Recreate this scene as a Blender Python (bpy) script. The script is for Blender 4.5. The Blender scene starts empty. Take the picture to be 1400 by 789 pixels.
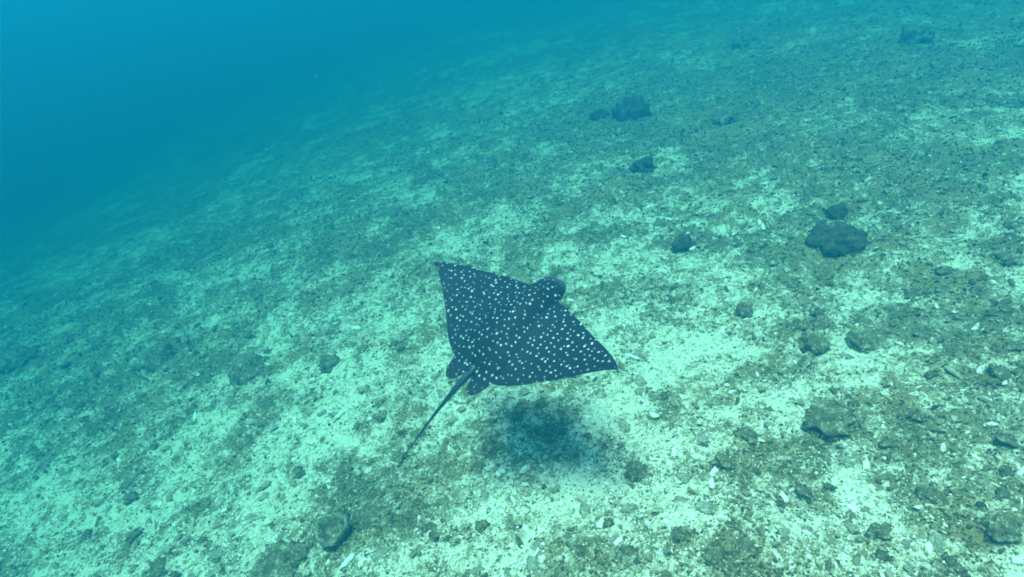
import bpy, math, random
import numpy as np
from mathutils import Matrix, Vector

random.seed(11)
rng = np.random.default_rng(11)
SC = bpy.context.scene
COL = SC.collection

# ------------------------------------------------------------------ camera
PW, PH = 1400, 789                        # size of the photograph the positions were read from
FPX = 700 / math.tan(math.radians(40))
CAM = np.array([0.0, 0.0, 3.3])
PITCH, ROLL = math.radians(30), math.radians(7)
FWD = np.array([0, math.cos(PITCH), -math.sin(PITCH)])
_rt = np.array([1.0, 0, 0]); _up = np.cross(_rt, FWD)
RIGHT = math.cos(ROLL) * _rt - math.sin(ROLL) * _up
UP = math.cos(ROLL) * _up + math.sin(ROLL) * _rt
cd = bpy.data.cameras.new('camera')
cd.sensor_width = 36; cd.lens = 18 / math.tan(math.radians(40)); cd.clip_start = .05; cd.clip_end = 500
cam = bpy.data.objects.new('camera', cd); COL.objects.link(cam)
m = Matrix.Identity(4)
for i in range(3):
    m[i][0] = RIGHT[i]; m[i][1] = UP[i]; m[i][2] = -FWD[i]; m[i][3] = CAM[i]
cam.matrix_world = m
SC.camera = cam

# ------------------------------------------------------------------ sky, sun, exposure
SUN_DIR = np.array([0.13, 0.20, -1.12]); SUN_DIR /= np.linalg.norm(SUN_DIR)    # the way the light travels
elev = math.asin(-SUN_DIR[2]); azim = math.atan2(-SUN_DIR[0], -SUN_DIR[1])
w = bpy.data.worlds.new('World'); SC.world = w; w.use_nodes = True
nt = w.node_tree; nt.nodes.clear()
sky = nt.nodes.new('ShaderNodeTexSky'); sky.sky_type = 'NISHITA'; sky.sun_disc = False
sky.sun_elevation = elev; sky.sun_rotation = azim
bg = nt.nodes.new('ShaderNodeBackground'); bg.inputs[1].default_value = .15
ow = nt.nodes.new('ShaderNodeOutputWorld')
nt.links.new(sky.outputs[0], bg.inputs[0]); nt.links.new(bg.outputs[0], ow.inputs[0])
sl = bpy.data.lights.new('sun', 'SUN'); sl.energy = 3.6; sl.angle = math.radians(22); sl.color = (1, .97, .92)
sun = bpy.data.objects.new('sun', sl); COL.objects.link(sun)
sun.rotation_euler = Vector(SUN_DIR).to_track_quat('-Z', 'Y').to_euler(); sun.location = (0, 0, 30)
SC.view_settings.view_transform = 'Standard'; SC.view_settings.look = 'None'
SC.view_settings.exposure = 1.95; SC.view_settings.gamma = 1; SC.view_settings.use_curve_mapping = False
SC.render.engine = 'CYCLES'
SC.cycles.volume_bounces = 2; SC.cycles.max_bounces = 6; SC.cycles.diffuse_bounces = 3
SC.cycles.use_denoising = True
SC.cycles.filter_width = 1.8

# ------------------------------------------------------------------ noise helpers
def _h(ix, iy, s):
    n = (ix.astype(np.int64) * 374761393 + iy.astype(np.int64) * 668265263 + s * 1442695041) & 0xffffffff
    n = ((n ^ (n >> 13)) * 1274126177) & 0xffffffff
    return ((n ^ (n >> 16)) & 0xffff) / 65535.0

def vnoise(x, y, s=0):                     # value noise, 0..1
    ix = np.floor(x); iy = np.floor(y); fx = x - ix; fy = y - iy
    fx = fx * fx * fx * (fx * (fx * 6 - 15) + 10); fy = fy * fy * fy * (fy * (fy * 6 - 15) + 10)
    a = _h(ix, iy, s); b = _h(ix + 1, iy, s); c = _h(ix, iy + 1, s); d = _h(ix + 1, iy + 1, s)
    return (a + (b - a) * fx) + ((c + (d - c) * fx) - (a + (b - a) * fx)) * fy

def fbm(x, y, s=0, o=4, g=.5):
    t = 0; a = 1; n = 0
    for k in range(o):
        c, sn = math.cos(.7 * k + .3), math.sin(.7 * k + .3); q = 2.03 ** k
        t = t + a * vnoise((x * c - y * sn) * q + 17.3 * k, (x * sn + y * c) * q - 9.1 * k, s + k); n += a; a *= g
    return t / n

def smooth(a, b, x):
    t = np.clip((x - a) / (b - a), 0, 1); return t * t * (3 - 2 * t)

# ------------------------------------------------------------------ the sea bed as a height field
def base_h(x, y):
    z = np.where(x > 0, 1.7 * np.tanh(.17 * x / 1.7), .17 * x - .0030 * x * x)
    z = np.where(x < -22, .17 * -22 - .003 * 22 * 22 + (x + 22) * .30, z)
    z = z - .012 * np.clip(y - 9, 0, None) + .0
    return z

def pix_dir(px, py):
    d = FWD + RIGHT * (px - PW / 2) / FPX + UP * (PH / 2 - py) / FPX
    return d / np.linalg.norm(d)

def on_floor(px, py):                      # where the line of sight of a photo pixel meets the sea bed
    d = pix_dir(px, py); t = .5
    for _ in range(4000):
        p = CAM + d * t
        g = p[2] - float(base_h(np.array(p[0]), np.array(p[1])))
        if g < .002 or t > 60: break
        t += max(g * .5, .002)
    return p, t

# bare sand (+) and dark algal turf (-): photo pixel, half sizes in pixels, strength
PATCH = [(735, 203, 22, 12, 1), (1085, 565, 32, 24, 1.2), (1152, 655, 26, 36, 1.2), (640, 338, 34, 16, .9), (835, 475, 26, 16, .8),
 (940, 412, 34, 14, .9), (890, 350, 24, 10, .7), (965, 478, 36, 30, .9), (1065, 273, 36, 9, 1), (1300, 352, 34, 16, .9),
 (245, 373, 20, 10, 1), (540, 450, 34, 24, .8), (460, 375, 34, 14, .8), (280, 555, 52, 30, .9), (350, 690, 36, 26, 1), (395, 670, 40, 30, .8),
 (730, 700, 80, 26, .9), (800, 660, 60, 24, .8), (640, 775, 80, 22, .9), (1085, 745, 36, 50, 1), (1225, 740, 34, 50, 1), (1180, 690, 34, 26, .8),
 (600, 180, 20, 8, .8), (470, 240, 26, 8, .8), (560, 260, 30, 9, .7), (1190, 385, 50, 10, .7), (1150, 480, 30, 16, .8), (1395, 370, 20, 14, .8),
 (700, 155, 30, 6, .6), (120, 770, 90, 30, .7), (420, 640, 60, 24, .6), (310, 405, 30, 14, .7), (970, 600, 60, 30, .7), (1390, 700, 30, 20, .7),
 (860, 560, 30, 30, .7), (905, 520, 30, 20, .6), (215, 640, 80, 24, .4), (1000, 690, 50, 30, .6), (830, 130, 20, 5, .7), (1270, 30, 40, 5, .6),
 (1330, 95, 70, 22, -.9), (960, 185, 80, 18, -.7), (480, 345, 50, 20, -.7), (565, 300, 44, 16, -.6), (1130, 575, 34, 40, -1), (1300, 600, 90, 70, -.8),
 (470, 690, 60, 36, -1), (40, 405, 50, 14, -1), (30, 510, 60, 30, -.7), (1150, 435, 80, 22, -.8), (150, 545, 90, 40, -.7), (700, 262, 50, 16, -.6),
 (850, 385, 50, 16, -.7), (1040, 335, 60, 16, -.7), (1250, 420, 60, 30, -.5), (1340, 470, 60, 40, -.7), (420, 450, 50, 22, -.6), (1060, 640, 40, 30, -.6),
 (900, 640, 36, 24, -.5), (560, 560, 40, 26, -.3), (1290, 680, 50, 30, -.6), (860, 160, 50, 16, -.6), (1230, 220, 70, 22, -.5), (370, 280, 40, 10, -.5),
 (780, 320, 50, 16, -.5), (620, 260, 40, 10, -.5), (1180, 560, 40, 20, -.6), (1110, 690, 40, 20, -.6), (570, 700, 50, 20, -.4), (950, 750, 50, 20, -.5),
 (60, 620, 60, 26, -.5), (250, 480, 50, 20, -.5), (520, 540, 40, 20, -.4)]
PQ = []
for (px, py, hx, hy, s) in PATCH:          # turned once into an ellipse lying on the bed, in metres
    p, t = on_floor(px, py)
    a, _ = on_floor(px + hx, py); b, _ = on_floor(px, py + hy)
    PQ.append((p[0], p[1], a[:2] - p[:2], b[:2] - p[:2], s))

def algae(x, y):                           # 0 = bare pale sand, 1 = dark turf
    wx = (fbm(x * 2.2, y * 2.2, 41, 3) - .5) * .5 ; wy = (fbm(x * 2.2, y * 2.2, 57, 3) - .5) * .5
    v = .56 + (fbm(x * .45, y * .45, 3, 3) - .5) * .7 + (fbm(x * 2.3, y * 2.3, 8, 4, .6) - .5) * 1.35 + (fbm(x * 7, y * 7, 9, 4, .65) - .5) * .9
    v = v - .03 * np.clip(2 - x, 0, 4) * smooth(8, 3, y) - .06 * smooth(5, 2.5, y) + .20 * smooth(5.5, 10, y) + .15 * smooth(1.2, 3.5, x) * smooth(3.2, 5, y) + .05 * smooth(3.4, 5, y) + .08 * smooth(.2, 1.2, x)
    for (cx, cy, u, q, s) in PQ:
        det = u[0] * q[1] - u[1] * q[0]
        dx = x + wx * .6 - cx; dy = y + wy * .6 - cy
        a = (dx * q[1] - dy * q[0]) / det; b = (u[0] * dy - u[1] * dx) / det
        v = v - .42 * s * np.exp(-np.clip(a * a + b * b, 0, 30) * .9)
    return np.clip(v, 0, 1)

def floor_h(x, y, al=None):
    if al is None: al = algae(x, y)
    fine = smooth(26, 8, np.hypot(x, y))
    z = base_h(x, y) + (fbm(x * .35, y * .35, 21, 3) - .5) * .30 + (fbm(x * 1.3, y * 1.3, 25, 3) - .5) * .11
    z = z + fine * ((al - .5) * .05 + (fbm(x * 5, y * 5, 31, 3, .6) - .5) * .075 * (.5 + al) + np.abs(fbm(x * 15, y * 15, 36, 2) - .5) * -.05 * (.35 + al))
    return z

def stretched(lo, flo, fhi, hi, d):
    c = list(np.arange(flo, fhi, d)); s = d
    a = []; v = c[0]
    while v > lo: s *= 1.045; v -= s; a.append(v)
    b = []; v = c[-1]; s = d
    while v < hi: s *= 1.045; v += s; b.append(v)
    return np.array(a[::-1] + c + b)

# ------------------------------------------------------------------ object helpers
def np_mesh(name, v, f, smooth_shade=True):
    me = bpy.data.meshes.new(name); v = np.asarray(v, np.float32); f = np.asarray(f, np.int32); k = f.shape[1]
    me.vertices.add(len(v)); me.vertices.foreach_set('co', v.ravel())
    me.loops.add(f.size); me.loops.foreach_set('vertex_index', f.ravel())
    me.polygons.add(len(f)); me.polygons.foreach_set('loop_start', np.arange(0, f.size, k, dtype=np.int32))
    me.polygons.foreach_set('loop_total', np.full(len(f), k, np.int32))
    me.update(calc_edges=True)
    me.polygons.foreach_set('use_smooth', np.full(len(f), smooth_shade, bool))
    return me

def attr(me, name, vals):
    a = me.attributes.new(name, 'FLOAT', 'POINT'); a.data.foreach_set('value', np.asarray(vals, np.float32))

def link(name, me, mat=None, parent=None, **tags):
    o = bpy.data.objects.new(name, me); COL.objects.link(o)
    if mat and me is not None and not me.materials: me.materials.append(mat)
    if parent: o.parent = parent
    for k, v in tags.items(): o[k] = v
    return o

class NT:                                   # a little shader-graph writer
    def __init__(s, name):
        s.m = bpy.data.materials.new(name); s.m.use_nodes = True; s.t = s.m.node_tree
        s.b = s.t.nodes['Principled BSDF']
    def n(s, kind, **kw):
        x = s.t.nodes.new('ShaderNode' + kind)
        for k, v in kw.items(): setattr(x, k, v)
        return x
    def l(s, a, b): s.t.links.new(a, b)
    def put(s, sock, v):
        if hasattr(v, 'is_output'): s.l(v, sock)
        else: sock.default_value = v
    def noise(s, co, scale, detail=4, rough=.6, dist=0):
        x = s.n('TexNoise'); s.l(co, x.inputs['Vector']); x.inputs['Scale'].default_value = scale
        x.inputs['Detail'].default_value = detail; x.inputs['Roughness'].default_value = rough; x.inputs['Distortion'].default_value = dist
        return x.outputs['Fac']
    def math(s, op, a, b=0.0, c=0.0):
        x = s.n('Math', operation=op); s.put(x.inputs[0], a); s.put(x.inputs[1], b); s.put(x.inputs[2], c); return x.outputs[0]
    def rng(s, v, a, b, c=0.0, d=1.0):
        x = s.n('MapRange', interpolation_type='SMOOTHSTEP'); s.put(x.inputs[0], v)
        for i, q in enumerate((a, b, c, d)): s.put(x.inputs[i + 1], q)
        return x.outputs[0]
    def mix(s, f, a, b):
        x = s.n('Mix', data_type='RGBA'); s.put(x.inputs[0], f); s.put(x.inputs[6], a); s.put(x.inputs[7], b); return x.outputs[2]
    def bump(s, h, strength, dist):
        x = s.n('Bump'); s.put(x.inputs['Height'], h); x.inputs['Strength'].default_value = strength; x.inputs['Distance'].default_value = dist
        s.l(x.outputs[0], s.b.inputs['Normal'])

def rgb(r, g, b): return (r, g, b, 1)

def seabed_material():
    M = NT('seabed_sand_and_turf'); tc = M.n('TexCoord').outputs['Object']
    al = M.n('Attribute', attribute_name='algae').outputs['Fac']
    n1 = M.noise(tc, 7, 5, .65, .3); n2 = M.noise(tc, 28, 5, .7); n3 = M.noise(tc, 90, 3, .7); n4 = M.noise(tc, 1.6, 3, .5)
    v = M.math('MULTIPLY_ADD', M.math('SUBTRACT', n1, .5), 2.2, al)
    v = M.math('MULTIPLY_ADD', M.math('SUBTRACT', n2, .5), 3.2, v)
    v = M.math('MULTIPLY_ADD', M.math('SUBTRACT', n3, .5), 1.8, v)
    k = M.rng(v, .06, .94)
    sand = M.mix(n3, rgb(.60, .54, .38), rgb(.86, .80, .60))
    turf = M.mix(M.rng(n4, .35, .65), rgb(.08, .08, .040), rgb(.24, .165, .065))
    turf = M.mix(M.rng(n2, .4, .7), turf, rgb(.27, .23, .11))
    M.l(M.mix(k, sand, turf), M.b.inputs['Base Color'])
    M.b.inputs['Roughness'].default_value = .95; M.b.inputs['Specular IOR Level'].default_value = .1
    h = M.math('MULTIPLY_ADD', n3, .5, n2)
    M.bump(h, .9, .035)
    return M.m

def rubble_material():
    M = NT('coral_rubble'); tc = M.n('TexCoord').outputs['Object']
    t = M.n('Attribute', attribute_name='tone').outputs['Fac']
    n = M.noise(tc, 60, 3, .7)
    v = M.math('MULTIPLY_ADD', M.math('SUBTRACT', n, .5), .8, t)
    r = M.n('ValToRGB'); M.l(v, r.inputs[0]); e = r.color_ramp.elements
    e[0].position = .05; e[0].color = rgb(.06, .055, .035); e[1].position = 1; e[1].color = rgb(.85, .80, .70)
    x = e.new(.35); x.color = rgb(.16, .135, .07); x = e.new(.6); x.color = rgb(.40, .35, .24); x = e.new(.8); x.color = rgb(.68, .62, .5)
    M.l(r.outputs[0], M.b.inputs['Base Color']); M.b.inputs['Roughness'].default_value = .9
    M.b.inputs['Specular IOR Level'].default_value = .15
    M.bump(n, .6, .01)
    return M.m

def lump_material(name, dark, mid, pale, scale=9, sandy=.55):
    M = NT(name); tc = M.n('TexCoord').outputs['Object']; ge = M.n('NewGeometry')
    n1 = M.noise(tc, scale, 5, .7, .4); n2 = M.noise(tc, scale * 5, 4, .7)
    c = M.mix(M.rng(n1, .3, .7), dark, mid)
    k = M.math('MULTIPLY_ADD', M.math('SUBTRACT', n1, .5), .6, n2)
    c = M.mix(M.rng(k, sandy, sandy + .17), c, pale)
    M.l(c, M.b.inputs['Base Color']); M.b.inputs['Roughness'].default_value = .95; M.b.inputs['Specular IOR Level'].default_value = .1
    M.bump(M.math('MULTIPLY_ADD', n2, .6, n1), 1, .04)
    return M.m

def algae_material():
    M = NT('algae_turf'); t = M.n('Attribute', attribute_name='tone').outputs['Fac']
    r = M.n('ValToRGB'); M.l(t, r.inputs[0]); e = r.color_ramp.elements
    e[0].color = rgb(.09, .095, .045); e[1].color = rgb(.42, .38, .22); x = e.new(.55); x.color = rgb(.25, .19, .08)
    M.l(r.outputs[0], M.b.inputs['Base Color']); M.b.inputs['Roughness'].default_value = .9
    M.b.inputs['Specular IOR Level'].default_value = .1
    return M.m

MAT_BED, MAT_RUB, MAT_ALG = seabed_material(), rubble_material(), algae_material()
MAT_CORAL = lump_material('dark_coral', rgb(.04, .04, .03), rgb(.10, .085, .055), rgb(.24, .21, .14), 9, .56)
MAT_TURF = lump_material('turf_covered_rock', rgb(.09, .085, .045), rgb(.22, .185, .095), rgb(.50, .45, .30), 11, .50)
MAT_STONE = lump_material('pale_rubble_stone', rgb(.30, .26, .15), rgb(.58, .52, .36), rgb(.8, .74, .58), 22, .46)
MAT_SPONGE = lump_material('grey_sponge', rgb(.12, .12, .075), rgb(.26, .24, .15), rgb(.52, .48, .34), 16, .5)

MAT_RIM = lump_material('sponge_rim', rgb(.20, .18, .11), rgb(.34, .31, .20), rgb(.55, .50, .36), 20, .5)

# ------------------------------------------------------------------ seabed
gx = stretched(-70, -6.5, 6.5, 62, .0235); gy = stretched(-24, 1.6, 11.2, 68, .0235)
X, Y = np.meshgrid(gx, gy); AL = algae(X, Y); Z = floor_h(X, Y, AL)
nx, ny = len(gx), len(gy); idx = np.arange(nx * ny).reshape(ny, nx)
F = np.stack([idx[:-1, :-1], idx[:-1, 1:], idx[1:, 1:], idx[1:, :-1]], -1).reshape(-1, 4)
me = np_mesh('seabed', np.stack([X, Y, Z], -1).reshape(-1, 3), F); attr(me, 'algae', AL.ravel())
link('seabed', me, MAT_BED, kind='structure', label='mottled rubble and sand seabed with patches of brown algal turf')
zmin = float(Z.min())

# ------------------------------------------------------------------ loose rubble and turf too many to count
def ico():
    p = (1 + 5 ** .5) / 2
    v = np.array([(-1, p, 0), (1, p, 0), (-1, -p, 0), (1, -p, 0), (0, -1, p), (0, 1, p), (0, -1, -p), (0, 1, -p), (p, 0, -1), (p, 0, 1), (-p, 0, -1), (-p, 0, 1)], float)
    f = np.array([(0, 11, 5), (0, 5, 1), (0, 1, 7), (0, 7, 10), (0, 10, 11), (1, 5, 9), (5, 11, 4), (11, 10, 2), (10, 7, 6), (7, 1, 8),
                  (3, 9, 4), (3, 4, 2), (3, 2, 6), (3, 6, 8), (3, 8, 9), (4, 9, 5), (2, 4, 11), (6, 2, 10), (8, 6, 7), (9, 8, 1)])
    return v / np.linalg.norm(v[0]), f
IV, IF = ico()

def subdiv(v, f):
    v = list(map(tuple, v)); cache = {}; out = []
    def mid(a, b):
        k = (min(a, b), max(a, b))
        if k not in cache:
            q = np.array(v[a]) + np.array(v[b]); q /= np.linalg.norm(q); v.append(tuple(q)); cache[k] = len(v) - 1
        return cache[k]
    for a, b, c in f:
        x, y, z = mid(a, b), mid(b, c), mid(c, a); out += [(a, x, z), (b, y, x), (c, z, y), (x, y, z)]
    return np.array(v), np.array(out)

def scatter(n, r0, r1):                    # thinning with distance, a fan well wider than the view
    u = rng.random(n); r = r0 * (r1 / r0) ** u; a = (rng.random(n) - .5) * math.radians(150)
    return r * np.sin(a), r * np.cos(a), r

N = 46000
x, y, r = scatter(N, 1.7, 20); al = algae(x, y)
keep = rng.random(N) < (.45 + .55 * smooth(.15, .6, al)); x, y, r, al = x[keep], y[keep], r[keep], al[keep]; N = len(x)
z = floor_h(x, y, al)
size = .0085 * np.exp(rng.normal(0, .55, N)) * (1 + .10 * np.clip(r - 4, 0, None)); size = np.clip(size, .004, .028)
long_ = 1 + 1.6 * (rng.random(N) ** 3)
V = IV[None] * (1 + rng.normal(0, .22, (N, 12, 1)))
V = V * (size[:, None] * np.stack([long_, .85 + 0 * long_, .5 + .4 * rng.random(N)], -1))[:, None, :]
a = rng.random(N) * 2 * math.pi; c, s = np.cos(a)[:, None], np.sin(a)[:, None]
tl = rng.normal(0, .35, N)[:, None]
vx, vy, vz = V[..., 0], V[..., 1], V[..., 2]; vz = vz + vx * tl
V = np.stack([vx * c - vy * s + x[:, None], vx * s + vy * c + y[:, None], vz + (z + size * .25)[:, None]], -1)
tone = np.clip(.78 - .55 * al + rng.normal(0, .22, N), 0, .86)
me = np_mesh('rubble', V.reshape(-1, 3), (IF[None] + (np.arange(N) * 12)[:, None, None]).reshape(-1, 3), False)
attr(me, 'tone', np.repeat(tone, 12))
link('coral_rubble', me, MAT_RUB, kind='stuff', label='fine pale and brown coral rubble strewn over the seabed', category='rubble')

N = 120000                                  # finer grains between the larger pieces
x, y, r = scatter(N, 1.7, 13); al = algae(x, y); z = floor_h(x, y, al)
size = np.clip(.0062 * np.exp(rng.normal(0, .35, N)) * (1 + .14 * np.clip(r - 4, 0, None)), .003, .02)
OV = np.array([(1, 0, 0), (0, 1, 0), (-1, 0, 0), (0, -1, 0), (0, 0, 1), (0, 0, -1)], float)
OF = np.array([(0, 1, 4), (1, 2, 4), (2, 3, 4), (3, 0, 4), (1, 0, 5), (2, 1, 5), (3, 2, 5), (0, 3, 5)])
V = OV[None] * (1 + rng.normal(0, .25, (N, 6, 1))) * size[:, None, None]
a = rng.random(N) * 2 * math.pi; c, s = np.cos(a)[:, None], np.sin(a)[:, None]
V = np.stack([V[..., 0] * c - V[..., 1] * s + x[:, None], V[..., 0] * s + V[..., 1] * c + y[:, None], V[..., 2] * .9 + (z + size * .45)[:, None]], -1)
me = np_mesh('grit', V.reshape(-1, 3), (OF[None] + (np.arange(N) * 6)[:, None, None]).reshape(-1, 3), True)
attr(me, 'tone', np.repeat(np.clip(.80 - .62 * al + rng.normal(0, .27, N), 0, .92), 6))
link('coral_grit', me, MAT_RUB, kind='stuff', label='coarse coral grit between the larger rubble pieces', category='grit')

N = 60000
x, y, r = scatter(N, 1.7, 16); al = algae(x, y)
keep = rng.random(N) < smooth(.38, .8, al) * smooth(.3, .55, fbm(x * 4, y * 4, 77, 3)); x, y, r, al = x[keep], y[keep], r[keep], al[keep]; N = len(x)
z = floor_h(x, y, al); B = 5
h = (.009 + .015 * rng.random(N)) * (1 + .07 * np.clip(r - 4, 0, None))
a = rng.random((N, B)) * 2 * math.pi; lean = .5 + .9 * rng.random((N, B)); hh = h[:, None] * (.6 + .7 * rng.random((N, B)))
ox = x[:, None] + rng.normal(0, .012, (N, B)); oy = y[:, None] + rng.normal(0, .012, (N, B)); oz = z[:, None] - .006 + 0 * ox
wd = hh * .32
b0 = np.stack([ox - np.sin(a) * wd * .5, oy + np.cos(a) * wd * .5, oz], -1); b1 = np.stack([ox + np.sin(a) * wd * .5, oy - np.cos(a) * wd * .5, oz], -1)
mx, my, mz = ox + np.cos(a) * hh * lean * .45, oy + np.sin(a) * hh * lean * .45, oz + hh * .75
m0 = np.stack([mx - np.sin(a) * wd * .6, my + np.cos(a) * wd * .6, mz], -1); m1 = np.stack([mx + np.sin(a) * wd * .6, my - np.cos(a) * wd * .6, mz], -1)
tp = np.stack([ox + np.cos(a) * hh * lean, oy + np.sin(a) * hh * lean, oz + hh], -1)
V = np.stack([b0, b1, m1, m0, tp], 2).reshape(-1, 3); k = (np.arange(N * B) * 5)[:, None, None]
Fc = (np.array([[0, 1, 2], [0, 2, 3], [3, 2, 4]])[None] + k).reshape(-1, 3)
me = np_mesh('turf', V, Fc, False); attr(me, 'tone', np.repeat(np.clip(rng.normal(.5, .25, (N, 1)) + rng.normal(0, .12, (N, B)), 0, 1).ravel(), 5))
link('algal_turf', me, MAT_ALG, kind='stuff', label='short brown algal turf growing in patches on the seabed', category='algae')

# ------------------------------------------------------------------ coral heads, sponges and rocks that stand out
S2 = subdiv(IV, IF); S3 = subdiv(*S2); S4 = subdiv(*S3)
def n3(p, f, s):                            # cheap 3-D noise from three planar ones
    return (fbm(p[:, 0] * f + s, p[:, 1] * f, 5, 3) + fbm(p[:, 1] * f - s, p[:, 2] * f, 6, 3) + fbm(p[:, 2] * f, p[:, 0] * f + 2 * s, 7, 3)) / 3 - .5

def lump_mesh(name, sx, sy, sz, rough, seed, knobs=0, level=S4):
    v = level[0].copy(); f = level[1]
    d = 1 + rough * 2.8 * n3(v, 1.7, seed * 3.7) + rough * 2.4 * n3(v, 5, seed * 1.9)
    if knobs: d = d + knobs * np.abs(n3(v, 4.2, seed * 5.1)) * 2.0
    v = v * d[:, None]
    v[:, 2] = np.where(v[:, 2] < 0, v[:, 2] * .5, v[:, 2])
    return np_mesh(name, v * np.array([sx, sy, sz]), f)

HEADS = [  # px, py, width px, height/width, material, rough, knobs, name, label, category
 (865, 147, 46, .50, MAT_CORAL, .6, .5, 'coral_head', 'wide dark coral mound fading into the blue haze, beside a smaller pale sand streak', 'coral'),
 (995, 160, 28, .50, MAT_TURF, .6, .5, 'coral_head', 'small dark hazy coral knob past the wide blue-hazed mound, up the slope', 'coral'),
 (881, 223, 32, .45, MAT_CORAL, .6, .5, 'coral_head', 'small brown coral knob on dark turf between the hazy mound and the ray', 'coral'),
 (1150, 315, 52, .40, MAT_CORAL, .6, .5, 'coral_head', 'broad low dark coral mound with a small round knob just behind it', 'coral'),
 (1148, 277, 24, .60, MAT_CORAL, .6, .5, 'coral_head', 'small round dark coral knob just behind the broad low mound', 'coral'),
 (935, 324, 26, .80, MAT_CORAL, .6, .55, 'coral_head', 'round dark coral ball standing alone between pale sand patches ahead of the ray', 'coral'),
 (1130, 572, 56, .42, MAT_TURF, .5, .3, 'turf_covered_rock', 'large brown turf-covered rock right beside a bare white sand patch', 'rock'),
 (1186, 456, 42, .30, MAT_TURF, .5, .2, 'turf_covered_rock', 'flat dark slab of rock in the turf above the large turf-covered rock', 'rock'),
 (1113, 464, 32, .50, MAT_TURF, .5, .3, 'turf_covered_rock', 'dark humped rock next to the flat dark slab', 'rock'),
 (1018, 417, 20, .80, MAT_TURF, .4, .2, 'turf_covered_rock', 'small upright brown knob at the edge of a white sand patch', 'rock'),
 (340, 495, 50, .45, MAT_TURF, .4, .2, 'turf_covered_rock', 'broad rounded brown boulder on the pale slope behind the ray', 'rock'),
 (871, 648, 30, .50, MAT_TURF, .5, .2, 'turf_covered_rock', 'small dark rock at the edge of the ray shadow', 'rock'),
 (1361, 731, 34, .50, MAT_TURF, .5, .3, 'turf_covered_rock', 'brown lump beside pale sand with a tiny black knob next to it', 'rock'),
 (375, 757, 54, .42, MAT_TURF, .5, .4, 'turf_covered_rock', 'low olive algae-covered lump downslope of the cup sponge', 'rock'),
 (408, 741, 36, .45, MAT_TURF, .5, .4, 'turf_covered_rock', 'dark algae-covered lump touching the foot of the cup sponge', 'rock'),
 (510, 690, 48, .35, MAT_TURF, .5, .4, 'turf_covered_rock', 'broad low turf hummock on the upslope side of the cup sponge', 'rock'),
 (660, 716, 18, .70, MAT_TURF, .4, .2, 'turf_covered_rock', 'little brown stone alone on the pale sand below the ray shadow', 'rock'),
 (218, 482, 34, .55, MAT_TURF, .5, .4, 'turf_covered_rock', 'brown bushy clump on the slope downhill of the broad rounded boulder', 'rock'),
 (450, 492, 30, .50, MAT_TURF, .5, .3, 'turf_covered_rock', 'dark hummock between the broad rounded boulder and the ray', 'rock'),
 (24, 498, 46, .40, MAT_TURF, .5, .3, 'coral_head', 'dark hazy hummock on the lower slope where the bed drops away', 'coral'),
 (1254, 52, 34, .50, MAT_TURF, .6, .5, 'coral_head', 'far grey coral mound nearly lost in haze at the top of the slope', 'coral'),
 (1020, 62, 30, .45, MAT_TURF, .6, .5, 'coral_head', 'faint dark mound at the edge of visibility beyond the other coral heads', 'coral'),
 (820, 158, 24, .40, MAT_CORAL, .6, .5, 'coral_head', 'low dark patch of coral at the foot of the wide hazed mound', 'coral'),
 (1335, 702, 11, .70, MAT_CORAL, .2, .3, 'coral_head', 'tiny black round knob on the pale sand by the larger brown lump', 'coral'),
]
HP = []
for i, (px, py, wp, asp, mat, ro, kn, nm, lab, cat) in enumerate(HEADS):
    p, t = on_floor(px, py + wp * asp * .35)
    zf = float(floor_h(np.array([p[0]]), np.array([p[1]]))[0])
    wd = wp * t / FPX / 2
    hz = max(wd * 2 * asp * .85, .03)
    o = link(nm, lump_mesh(nm, wd, wd * (.8 + .3 * rng.random()), hz, ro, i + 1, kn), mat, label=lab, category=cat)
    o.location = (p[0], p[1], zf - hz * .12); o.rotation_euler = (0, 0, 0); HP.append((p[0], p[1], wd))

# the cup sponge: a lathe with a thick pale rim and a hollow
p, t = on_floor(456, 722); R0 = 21 * t / FPX
zf = float(floor_h(np.array([p[0]]), np.array([p[1]]))[0])
prof = [(.55, -.3), (.75, .1), (.92, .5), (1.0, .85), (.98, 1.0), (.86, 1.06), (.74, 1.0), (.68, .8), (.6, .3), (.4, .0), (.02, -.1)]
nseg = 48; V = []
for j, (rr, zz) in enumerate(prof):
    for q in range(nseg):
        a = q / nseg * 2 * math.pi
        wob = 1 + .09 * math.sin(3 * a + .6) + .05 * math.sin(5 * a + zz * 2) + .04 * math.sin(11 * a + 3 * zz) + random.uniform(-.02, .02)
        V.append((rr * R0 * wob * math.cos(a), rr * R0 * wob * math.sin(a), zz * R0 * .85 * (1 + .08 * math.sin(2 * a + 1))))
Fq = [(j * nseg + q, j * nseg + (q + 1) % nseg, (j + 1) * nseg + (q + 1) % nseg, (j + 1) * nseg + q) for j in range(len(prof) - 1) for q in range(nseg)]
o = link('cup_sponge', np_mesh('cup_sponge', V, Fq), MAT_SPONGE, label='grey-green cup sponge with a pale ragged rim among turf hummocks', category='sponge')
o.location = (p[0], p[1], zf + .01); o.rotation_euler = (.22, -.08, 0)
V = []
for q in range(nseg):                       # its pale ragged lip
    a = q / nseg * 2 * math.pi; wob = 1 + .09 * math.sin(3 * a + .6) + .05 * math.sin(5 * a + 2) + .04 * math.sin(11 * a + 3) + random.uniform(-.03, .03)
    for k in range(6):
        b = k / 6 * 2 * math.pi
        rr = (.87 + random.uniform(.06, .12) * math.cos(b)) * R0 * wob; V.append((rr * math.cos(a), rr * math.sin(a), (1.02 + .09 * math.sin(b)) * R0 * .85 * (1 + .08 * math.sin(2 * a + 1))))
Fq = [(q * 6 + k, ((q + 1) % nseg) * 6 + k, ((q + 1) % nseg) * 6 + (k + 1) % 6, q * 6 + (k + 1) % 6) for q in range(nseg) for k in range(6)]
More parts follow.
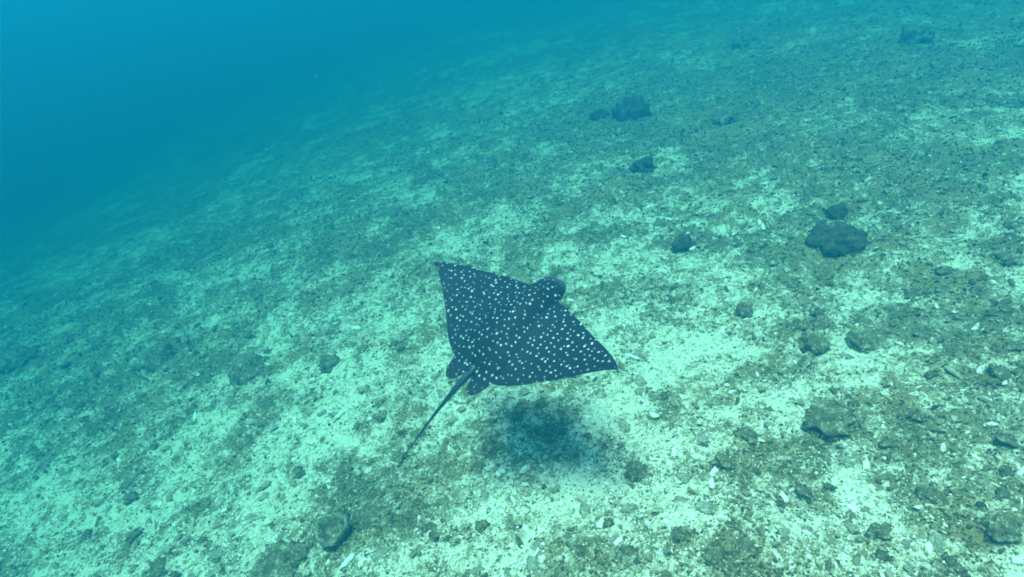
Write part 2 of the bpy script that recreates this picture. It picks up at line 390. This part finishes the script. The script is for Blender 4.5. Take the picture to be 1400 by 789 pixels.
link('rim', np_mesh('rim', V, Fq), MAT_RIM, o, label='pale ragged rim of the cup')

# loose stones big enough to pick out
smeshes = [lump_mesh('rubble_stone', .05 * (1 + .5 * random.random()), .042, .032, .9, 40 + i, .6, S3) for i in range(6)]
tmeshes = [lump_mesh('turf_clump', .06 * (1 + .4 * random.random()), .055, .032, .7, 60 + i, .6, S3) for i in range(6)]
for me_ in smeshes: me_.materials.append(MAT_STONE)
for me_ in tmeshes: me_.materials.append(MAT_TURF)
cnt = [0, 0]; guard = 0
while sum(cnt) < 240 and guard < 20000:
    guard += 1
    px, py = random.uniform(5, 1395), random.uniform(300, 785)
    if random.random() > (py / 789) ** 1.2: continue
    p, t = on_floor(px, py)
    al = float(algae(np.array([p[0]]), np.array([p[1]]))[0])
    kind = 0 if al < .45 else 1
    if cnt[kind] >= 120 or any(math.hypot(p[0] - q[0], p[1] - q[1]) < q[2] + .06 for q in HP): continue
    cnt[kind] += 1; HP.append((p[0], p[1], .05))
    zf = float(floor_h(np.array([p[0]]), np.array([p[1]]))[0])
    if kind == 0:
        o = link('rubble_stone', random.choice(smeshes), label='small pale rubble stone half sunk in the sand', category='stone', group='pale rubble stones on the sand')
        k = random.uniform(.3, .8)
    else:
        o = link('turf_clump', random.choice(tmeshes), label='brown knobbly clump of turf-covered rubble', category='clump', group='brown turf clumps on the seabed')
        k = random.uniform(.35, .95)
    o.location = (p[0], p[1], zf + .004); o.rotation_euler = (random.uniform(-.3, .3), random.uniform(-.3, .3), random.uniform(0, 6.28)); o.scale = (k, k, k)

# ------------------------------------------------------------------ the spotted eagle ray
HS = .75
RPOS = np.array([-.0253, 3.2137, 1.1521]); YAW, PIT, ROL = (math.radians(v) for v in (36.99, 20.75, 10.97))
BL, BR = (.046, .034), (.009, .263)         # how each wing lifts towards its tip

def catmull(pts, n=200):
    P = np.array([pts[0]] + pts + [pts[-1]], float); out = []
    for i in range(1, len(P) - 2):
        for t in np.linspace(0, 1, 24, endpoint=False):
            a, b, c, d = P[i - 1], P[i], P[i + 1], P[i + 2]
            out.append(.5 * (2 * b + (c - a) * t + (2 * a - 5 * b + 4 * c - d) * t * t + (3 * b - a - 3 * c + d) * t ** 3))
    out.append(P[-2]); return np.array(out)
LEAD = catmull([(0, .435), (.10, .43), (.188, .418), (.40, .372), (.614, .300), (.80, .240), (.90, .200), (1.0, .150), (1.07, .102), (1.097, .070)])
TRAIL = catmull([(0, -.50), (.10, -.50), (.174, -.49), (.26, -.475), (.36, -.425), (.46, -.355), (.573, -.262), (.72, -.150), (.862, -.045), (.98, .025), (1.06, .058), (1.097, .066)])

def dihedral(y):
    b = [BL[0] * 1, BL[1]]; a = np.abs(y); s = np.sqrt(a * a + .01) - .1
    l = BL[0] * s + BL[1] * a * a; r = BR[0] * s + BR[1] * a * a
    return np.where(y >= 0, l, r)

def body_point(x, y, side, s, lead, trail):   # canonical units
    a = np.abs(y)
    prof = np.sin(math.pi * np.clip(s, 0, 1)) ** .62
    shift = np.sin(math.pi * np.clip(s, 0, 1) ** .8) ** .75
    fore = smooth(-.66, -.25, x)
    core = .105 * np.exp(-(a / .17) ** 2) * (.18 + .82 * fore) + .045 * np.exp(-(a / .42) ** 2) * fore
    head = .028 * np.exp(-((x - .42) / .12) ** 2 - (a / .10) ** 2)
    wing = .020 * (1 - np.clip(a / 1.1, 0, 1)) + .003
    top = (core + wing) * shift + head * prof
    bot = -(core * .55 + wing * .6) * prof
    return np.where(side > 0, top, bot)

ys = np.concatenate([np.linspace(0, .145, 30, endpoint=False), np.linspace(.145, .26, 18, endpoint=False), np.linspace(.26, .95, 44, endpoint=False), np.linspace(.95, 1.0965, 14)])
ys = np.concatenate([-ys[:0:-1], ys]); NS = 64
rows = []
for yv in ys:
    a = abs(yv)
    L = np.interp(a, LEAD[:, 0], LEAD[:, 1]); T = np.interp(a, TRAIL[:, 0], TRAIL[:, 1])
    hw = .15
    if a < hw: L = max(L, .40 + .225 * (1 - (a / hw) ** 2.6) ** .5 - .012 * math.exp(-((a - .0) / .03) ** 2))
    q = (a - .128) / .096
    if abs(q) < 1: T = min(T, -.47 - .195 * (1 - abs(q) ** 2.2) ** .55)
    rows.append((L, T))
rows = np.array(rows)
ss = (1 - np.cos(np.linspace(0, 1, NS) * math.pi)) / 2
Yg = np.repeat(ys[:, None], NS, 1); Sg = np.repeat(ss[None], len(ys), 0)
Xg = rows[:, :1] + (rows[:, 1:] - rows[:, :1]) * Sg
dz = dihedral(Yg) + .012 * np.sin(Yg * 5 + 1.2) * np.abs(Yg) ** 1.5
tipcurl = .03 * smooth(.6, 1.1, np.abs(Yg)) * (Sg - .5)
ZT = body_point(Xg, Yg, 1, Sg, None, None) + dz + tipcurl; ZB = body_point(Xg, Yg, -1, Sg, None, None) + dz + tipcurl
nS = len(ys)
vt = np.stack([Xg, Yg, ZT], -1).reshape(-1, 3) * HS; vb = np.stack([Xg, Yg, ZB], -1).reshape(-1, 3) * HS
it = np.arange(nS * NS).reshape(nS, NS); ib = it + nS * NS
ib[:, 0] = it[:, 0]; ib[:, -1] = it[:, -1]
ft = np.stack([it[:-1, :-1], it[:-1, 1:], it[1:, 1:], it[1:, :-1]], -1).reshape(-1, 4)
fb = np.stack([ib[:-1, :-1], ib[1:, :-1], ib[1:, 1:], ib[:-1, 1:]], -1).reshape(-1, 4)
allv = np.concatenate([vt, vb]); allf = np.concatenate([ft, fb])
used = np.unique(allf); remap = np.full(len(allv), -1); remap[used] = np.arange(len(used))
me = np_mesh('body', allv[used], remap[allf])

def ray_material():
    M = NT('spotted_skin'); tc = M.n('TexCoord').outputs['Object']
    mp = M.n('Mapping'); M.l(tc, mp.inputs[0]); mp.inputs['Scale'].default_value = (1, 1, 0)
    wob = M.n('TexNoise'); M.l(mp.outputs[0], wob.inputs['Vector']); wob.inputs['Scale'].default_value = 9
    ad = M.n('VectorMath', operation='MULTIPLY_ADD'); M.l(wob.outputs['Color'], ad.inputs[0]); ad.inputs[1].default_value = (.05, .05, 0); M.l(mp.outputs[0], ad.inputs[2])
    vo = M.n('TexVoronoi', voronoi_dimensions='2D'); M.l(ad.outputs[0], vo.inputs['Vector']); vo.inputs['Scale'].default_value = 24.5; vo.inputs['Randomness'].default_value = .78
    sep = M.n('SeparateColor'); M.l(vo.outputs['Color'], sep.inputs[0])
    rad = M.math('MULTIPLY_ADD', sep.outputs[0], .11, .085)
    e = M.math('SUBTRACT', rad, vo.outputs['Distance'])
    spot = M.rng(e, -.035, .06)
    sx = M.n('SeparateXYZ'); M.l(tc, sx.inputs[0])
    # the outer rear of each wing and the snout carry few spots
    lo = M.math('MULTIPLY_ADD', M.math('ABSOLUTE', sx.outputs[1]), .75, M.math('MULTIPLY', sx.outputs[0], -1.0))
    fade = M.rng(lo, .40, .56, 1.0, .25)
    fade = M.math('MULTIPLY', fade, M.rng(sx.outputs[0], .36, .43, 1.0, .15))
    fade = M.math('MULTIPLY', fade, M.rng(M.noise(tc, 6, 2), .25, .55, .5, 1))
    spot = M.math('MULTIPLY', spot, fade)
    spot = M.math('MULTIPLY', spot, M.math('MULTIPLY_ADD', sep.outputs[1], .4, .6))
    base = M.mix(M.noise(tc, 5, 4), rgb(.003, .007, .013), rgb(.010, .017, .026))
    base = M.mix(M.rng(sx.outputs[0], .38, .46, 0.0, .7), base, rgb(.07, .085, .09))
    top = M.mix(spot, base, rgb(.42, .46, .44))
    nz = M.n('SeparateXYZ'); M.l(M.n('TexCoord').outputs['Normal'], nz.inputs[0])
    under = M.rng(nz.outputs[2], -.35, -.15, 1.0, 0.0)
    M.l(M.mix(under, top, rgb(.75, .76, .74)), M.b.inputs['Base Color'])
    M.b.inputs['Roughness'].default_value = .65; M.b.inputs['Specular IOR Level'].default_value = .12
    M.bump(M.noise(tc, 30, 4), .15, .01)
    return M.m

def plain(name, c, rough=.5):
    M = NT(name); tc = M.n('TexCoord').outputs['Object']
    M.l(M.mix(M.noise(tc, 40, 3), c, rgb(c[0] * 2, c[1] * 2, c[2] * 2)), M.b.inputs['Base Color']); M.b.inputs['Roughness'].default_value = rough
    return M.m
MAT_RAY, MAT_TAIL, MAT_EYE = ray_material(), plain('tail_skin', rgb(.010, .016, .024)), plain('eye', rgb(.004, .004, .005), .15)

cy, sy, cp, sp, cr, sr = math.cos(YAW), math.sin(YAW), math.cos(PIT), math.sin(PIT), math.cos(ROL), math.sin(ROL)
RM = np.array([[cy, -sy, 0], [sy, cy, 0], [0, 0, 1]]) @ np.array([[cp, 0, -sp], [0, 1, 0], [sp, 0, cp]]) @ np.array([[1, 0, 0], [0, cr, -sr], [0, sr, cr]])
root = link('spotted_eagle_ray', None, label='dark spotted eagle ray with white dots gliding above the rubble bed, whip tail trailing', category='ray')
mw = Matrix.Identity(4)
for i in range(3):
    for j in range(3): mw[i][j] = RM[i][j]
    mw[i][3] = RPOS[i]
root.matrix_world = mw
link('body', me, MAT_RAY, root, label='flat dark diamond-shaped body covered in white spots')

# whip tail: a tapered tube from the tail base to where its tip shows
def tube(name, pts, rad, seg=10):
    pts = np.array(pts, float); V = []; F_ = []
    for i, q in enumerate(pts):
        d = pts[min(i + 1, len(pts) - 1)] - pts[max(i - 1, 0)]; d /= np.linalg.norm(d)
        u = np.cross(d, (0, 0, 1.)); u /= np.linalg.norm(u); v = np.cross(u, d)
        for k in range(seg):
            a = 2 * math.pi * k / seg; V.append(q + (u * math.cos(a) + v * math.sin(a)) * rad[i])
    for i in range(len(pts) - 1):
        for k in range(seg):
            F_.append((i * seg + k, i * seg + (k + 1) % seg, (i + 1) * seg + (k + 1) % seg, (i + 1) * seg + k))
    return np_mesh(name, V, F_)
tb = np.array([-.46, 0, .012]) * HS
wbase = RPOS + RM @ np.array([-.60 * HS, 0, .01])
d = pix_dir(549.5, 628); best = None
for t in np.linspace(2.5, 4.6, 400):        # the tip lies on its line of sight, a tail's length from the base
    q = CAM + d * t; L = np.linalg.norm(q - wbase)
    if best is None or abs(L - .92) < best[0]: best = (abs(L - .92), q)
tip = RM.T @ (best[1] - RPOS)
p0, p1 = tb, np.array([-.62 * HS, 0, .008]); pts = []
for t in np.linspace(0, 1, 40):
    c1 = p0 + (p1 - p0) * 2.2
    c2 = c1 + (tip - c1) * .45
    pts.append((1 - t) ** 3 * p0 + 3 * (1 - t) ** 2 * t * c1 + 3 * (1 - t) * t * t * c2 + t ** 3 * tip)
rad = [.019 * (1 - t) ** 3.2 + .0080 * (1 - t) + .0036 for t in np.linspace(0, 1, 40)]
link('tail', tube('tail', pts, rad), MAT_TAIL, root, label='long thin dark whip tail')
print('RAY tip', best[1], 'base', wbase)

# small dorsal fin on the tail base, and the eyes on the sides of the head
V = []; Fd = []
prof = [(-.44, .0), (-.47, .03), (-.505, .058), (-.53, .062), (-.535, .045), (-.53, .0)]
for sgn in (-1, 1):
    for (px_, pz_) in prof: V.append((px_ * HS, sgn * .006 * (1 - pz_ / .09), (pz_ + .012) * HS))
n_ = len(prof)
Fd = [(i, i + 1, n_ + i + 1, n_ + i) for i in range(n_ - 1)]
dm = bpy.data.meshes.new('dorsal_fin'); dm.from_pydata(V, [], Fd + [tuple(range(n_))[::-1], tuple(range(n_, 2 * n_))]); dm.update()
link('dorsal_fin', dm, MAT_TAIL, root)
ev, ef = S3
for sgn in (-1, 1):
    e = link('eye', np_mesh('eye', ev * np.array([.020, .012, .014]), ef), MAT_EYE, root); e.location = (.405 * HS, sgn * .145 * HS, .035 * HS)

# ------------------------------------------------------------------ drifting specks in the water
N = 170
V = []
for i in range(N):
    dd = pix_dir(random.uniform(-300, 1700), random.uniform(-60, 760)); t = random.uniform(2.0, 11)
    q = CAM + dd * t
    if q[2] < float(base_h(np.array(q[0]), np.array(q[1]))) + .35 or q[2] > 3.7: continue
    rr = random.uniform(.0009, .0018) * (1 + t * .16)
    V.append(q[None] + IV * rr * (1 + rng.normal(0, .3, (12, 1))) * np.array([1, 1, random.uniform(.6, 1.6)]))
V = np.array(V); me = np_mesh('specks', V.reshape(-1, 3), (IF[None] + (np.arange(len(V)) * 12)[:, None, None]).reshape(-1, 3))
link('drifting_specks', me, plain('pale_speck', rgb(.13, .13, .12), .9), kind='stuff', label='tiny pale particles drifting in the water', category='particles')

# ------------------------------------------------------------------ the water itself, as haze
top = 4.1
v = [(x, y, z) for z in (zmin - 1, top) for (x, y) in ((-95, -45), (90, -45), (90, 95), (-95, 95))]
hm = bpy.data.meshes.new('haze'); hm.from_pydata(v, [], [(3, 2, 1, 0), (4, 5, 6, 7), (0, 1, 5, 4), (1, 2, 6, 5), (2, 3, 7, 6), (3, 0, 4, 7)]); hm.update()
mt = bpy.data.materials.new('sea_water'); mt.use_nodes = True; t = mt.node_tree; t.nodes.clear()
pv = t.nodes.new('ShaderNodeVolumePrincipled'); om = t.nodes.new('ShaderNodeOutputMaterial')
pv.inputs['Color'].default_value = (.003, .090, .150, 1); pv.inputs['Density'].default_value = .34
pv.inputs['Absorption Color'].default_value = (.100, .515, .462, 1); pv.inputs['Anisotropy'].default_value = .55
t.links.new(pv.outputs[0], om.inputs['Volume'])
link('haze', hm, mt, kind='stuff', label='blue-green sea water filling the view', category='water')
